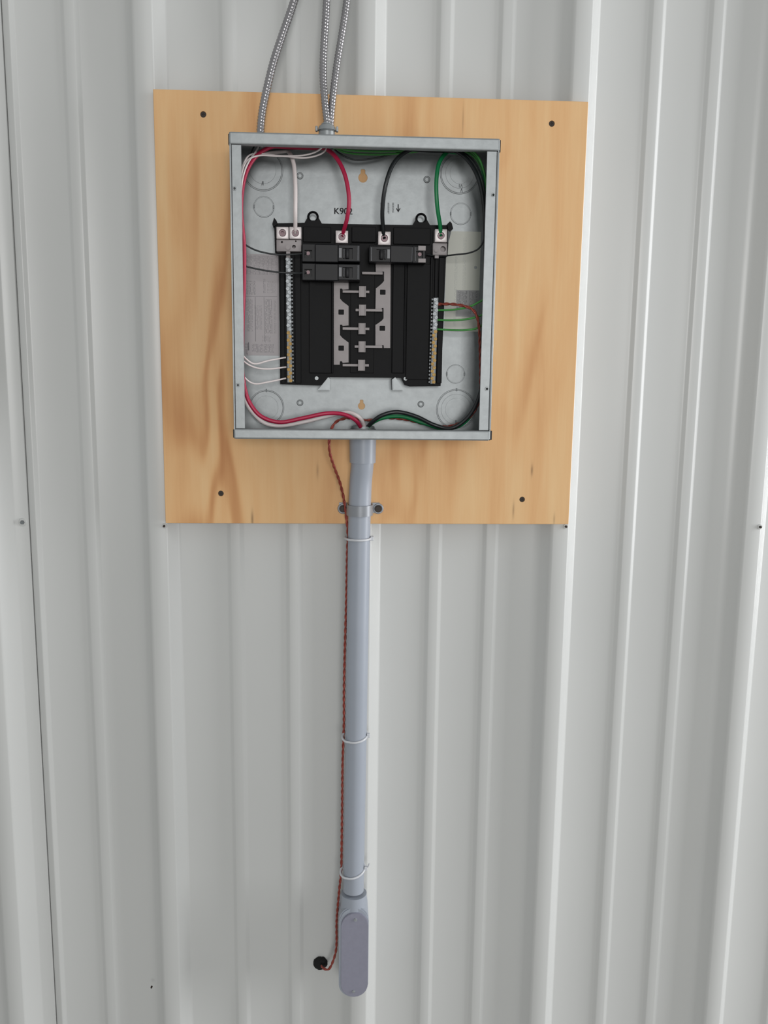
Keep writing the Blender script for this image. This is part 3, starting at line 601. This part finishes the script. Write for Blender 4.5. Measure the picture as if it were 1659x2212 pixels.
# ------------------------------------------------------------------ conduit
pt = at(783, 1000, -.066); pb = at(763.5, 1925, -.058)
p0 = Vector((pt.x+0.0004, -.066, BZ0-0.001))
cond = empty('conduit_pipe', (pt.x, -.085, pb.z)); tag(cond, 'long grey plastic conduit pipe running down the wall from the panel box', 'pipe')
strapP = at(777, 1101, -.056)
mid = Vector((strapP.x, -.0560, strapP.z))
bm = bmesh.new(); sweep(bm, smooth_path([p0, Vector((pt.x, -.0645, pt.z)), mid, (mid+Vector((pb.x, -.0545, pb.z)))/2, Vector((pb.x, -.0545, pb.z))], 0.01), 0.0166, 40)
obj('pipe', bm, PVC, cond, smooth=60)
cpz = at(783, 1002, -.084).z
bm = bmesh.new(); vcyl(bm, pt.x+0.0002, -.0658, cpz, BZ0-0.0008, 0.0190, 40, 0.0196, 0.0012); obj('coupling', bm, PVC, cond, smooth=40)
bm = bmesh.new(); vcyl(bm, pt.x+0.0004, -.066, BZ0+T, BZ0+0.010, 0.0205, 8, 0.0195, 0.001); vcyl(bm, pt.x+0.0004, -.066, BZ0+0.010, BZ0+0.014, 0.0172, 32, 0.0165, 0.0008); obj('locknut', bm, GALV, cond, smooth=30)
# strap
st = empty('conduit_strap', (mid.x, PLY_Y, mid.z)); tag(st, 'grey strap holding the conduit to the bottom of the plywood', 'pipe strap')
bm = bmesh.new(); R = 0.0168; n = 40; zw = 0.0078; prev = None
sec = [(-0.0305, PLY_Y-0.0002), (-0.0245, PLY_Y-0.0002), (-R-0.0008, PLY_Y-0.002)]
sec += [(-(R+0.001)*math.cos(a), mid.y-(R+0.001)*math.sin(a)) for a in [math.pi*k/24 for k in range(25)]]
sec += [(R+0.0008, PLY_Y-0.002), (0.0245, PLY_Y-0.0002), (0.0305, PLY_Y-0.0002)]
def offs(sec, d):
    out = []
    for i, q in enumerate(sec):
        a = Vector(sec[max(i-1, 0)]); b = Vector(sec[min(i+1, len(sec)-1)]); t = (b-a).normalized(); out.append((q[0]+t.y*d, q[1]-t.x*d))
    return out
so = offs(sec, 0.0018); ring_pts = sec+list(reversed(so)); zs = (mid.z-zw, mid.z+zw)
A = [bm.verts.new((mid.x+x, y, zs[0])) for x, y in ring_pts]; B = [bm.verts.new((mid.x+x, y, zs[1])) for x, y in ring_pts]
N = len(sec)
for i in range(2*N): bm.faces.new((A[i], A[(i+1) % (2*N)], B[(i+1) % (2*N)], B[i]))
for i in range(N-1):
    j = 2*N-1-i
    bm.faces.new((A[i], A[i+1], A[j-1], A[j])); bm.faces.new((B[i], B[j], B[j-1], B[i+1]))
obj('band', bm, STRAPM, st, smooth=40)
for px in (741, 817):
    c = at(px, 1099, PLY_Y-0.003); bm = bmesh.new(); ring(bm, c.x, c.z, PLY_Y-0.0018, 0.0066, 0.0016, 26, 8); e = obj('ear', bm, STRAPM, st, smooth=60)
    bm = bmesh.new(); cyl(bm, c.x, c.z, PLY_Y-0.0045, PLY_Y-0.0002, 0.0052, 22, 0.0058, bev=0.0012); obj('strap_screw', bm, SCREWB, st, smooth=40)
# zip ties
def pipe_at(py):
    z = at(770, py, -.06).z
    a, b = (mid, Vector((pb.x, -.0545, pb.z))); t = (mid.z-z)/(mid.z-b.z); return a+(b-a)*t
def zip_tie(py, sag, tilt, tail, label):
    c = pipe_at(py); t = empty('zip_tie', c); tag(t, label, 'zip tie', 'zip ties on the conduit'); pts = []
    for k in range(49):
        a = 2*math.pi*k/48; rx = 0.0182; x = c.x-0.0008+rx*math.cos(a)+(-0.0022 if math.cos(a) < -0.5 else 0); y = c.y-0.0182*math.sin(a)
        pts.append(Vector((x, y, c.z-sag*math.sin(a)+tilt*math.cos(a))))
    bm = bmesh.new(); sweep(bm, pts, 0.0018, 8); obj('band', bm, NYLON, t, smooth=60)
    bm = bmesh.new(); e = Vector((c.x+0.0185, c.y-0.004, c.z+tilt)); add_box(bm, e.x-0.002, e.x+0.003, e.y-0.003, e.y+0.003, e.z-0.003, e.z+0.0035, 0.0008); obj('head', bm, NYLON, t)
    if tail:
        bm = bmesh.new(); sweep(bm, [e, e+Vector((0.004, -0.002, 0.004)), e+Vector((0.006, -0.003, 0.010))], 0.0011, 8); obj('tail', bm, NYLON, t, smooth=60)
zip_tie(1163, 0.0005, 0.0, False, 'uppermost white zip tie around the conduit, just below the plywood')
zip_tie(1592, 0.0035, 0.002, False, 'middle white zip tie around the conduit')
zip_tie(1882, 0.0045, 0.004, True, 'lowest white zip tie with a short tail, above the conduit elbow box')

# conduit body (pull elbow) at the bottom
cb_top = at(765, 1922, -.055); cb_bot = at(764, 2152, -.07)
lb = empty('conduit_elbow_box', (cb_bot.x, -0.022, cb_bot.z)); tag(lb, 'grey plastic conduit elbow box with screwed cover at the bottom of the pipe', 'conduit fitting')
def stadium(x0, x1, z0, z1, seg=12):
    r = (x1-x0)/2; cx = (x0+x1)/2
    return [(cx+r*math.cos(math.pi*k/seg), z1-r+r*math.sin(math.pi*k/seg)) for k in range(seg+1)]+[(cx-r*math.cos(math.pi*k/seg), z0+r-r*math.sin(math.pi*k/seg)) for k in range(seg+1)]
a = at(732, 2050, -.06); b = at(795, 2050, -.06)
zc1 = at(764, 1968, -.075).z; zc0 = at(764, 2156, -.075).z
bm = bmesh.new(); prism(bm, stadium(a.x, b.x, zc0, zc1+0.006), -.074, -0.018, 0.002)
obj('body', bm, PVC, lb, smooth=40)
bm = bmesh.new(); cx = (a.x+b.x)/2
nz0 = zc1-0.012; nz1 = at(765, 1933, -.06).z
vcyl(bm, cx+0.0003, -.054, nz0, nz1, 0.0215, 40, 0.0202, 0.0015); obj('hub', bm, PVC, lb, smooth=40)
a2 = at(737, 2050, -.0775); b2 = at(795, 2050, -.0775)
bm = bmesh.new(); prism(bm, stadium(a2.x, b2.x, at(764, 2154, -.0775).z, at(764, 1973, -.0775).z), -.0775, -.074, 0.0008)
cov = obj('cover', bm, PVCD, lb, smooth=40); cov['label'] = 'darker grey flat cover'
for (px, py) in ((768, 1987), (764, 2142)):
    c = at(px, py, -.078); bm = bmesh.new(); cyl(bm, c.x, c.z, -.0792, -.0776, 0.0026, 18, bev=0.0006); s = obj('cover_screw', bm, SILVER, cov, smooth=40)
    q = bmesh.new(); add_box(q, c.x-0.003, c.x+0.003, -.081, -.0786, c.z-0.0004, c.z+0.0004); cut(s, q)
# dark putty plug where the copper wire enters the wall
c = at(692, 2083, -.006); bm = bmesh.new(); r_ = bmesh.ops.create_icosphere(bm, subdivisions=4, radius=1.0)
for v in bm.verts:
    d = v.co.normalized(); k = 1+0.10*noise.noise(d*2.3)+0.07*noise.noise(d*6)
    v.co = Vector((c.x+d.x*0.0118*k, -0.003+d.y*0.0075*k, c.z+d.z*0.0112*k))
tag(obj('wall_plug', bm, DARK, smooth=180), 'black lump of sealing putty in the wall where the copper wire ends', 'putty')
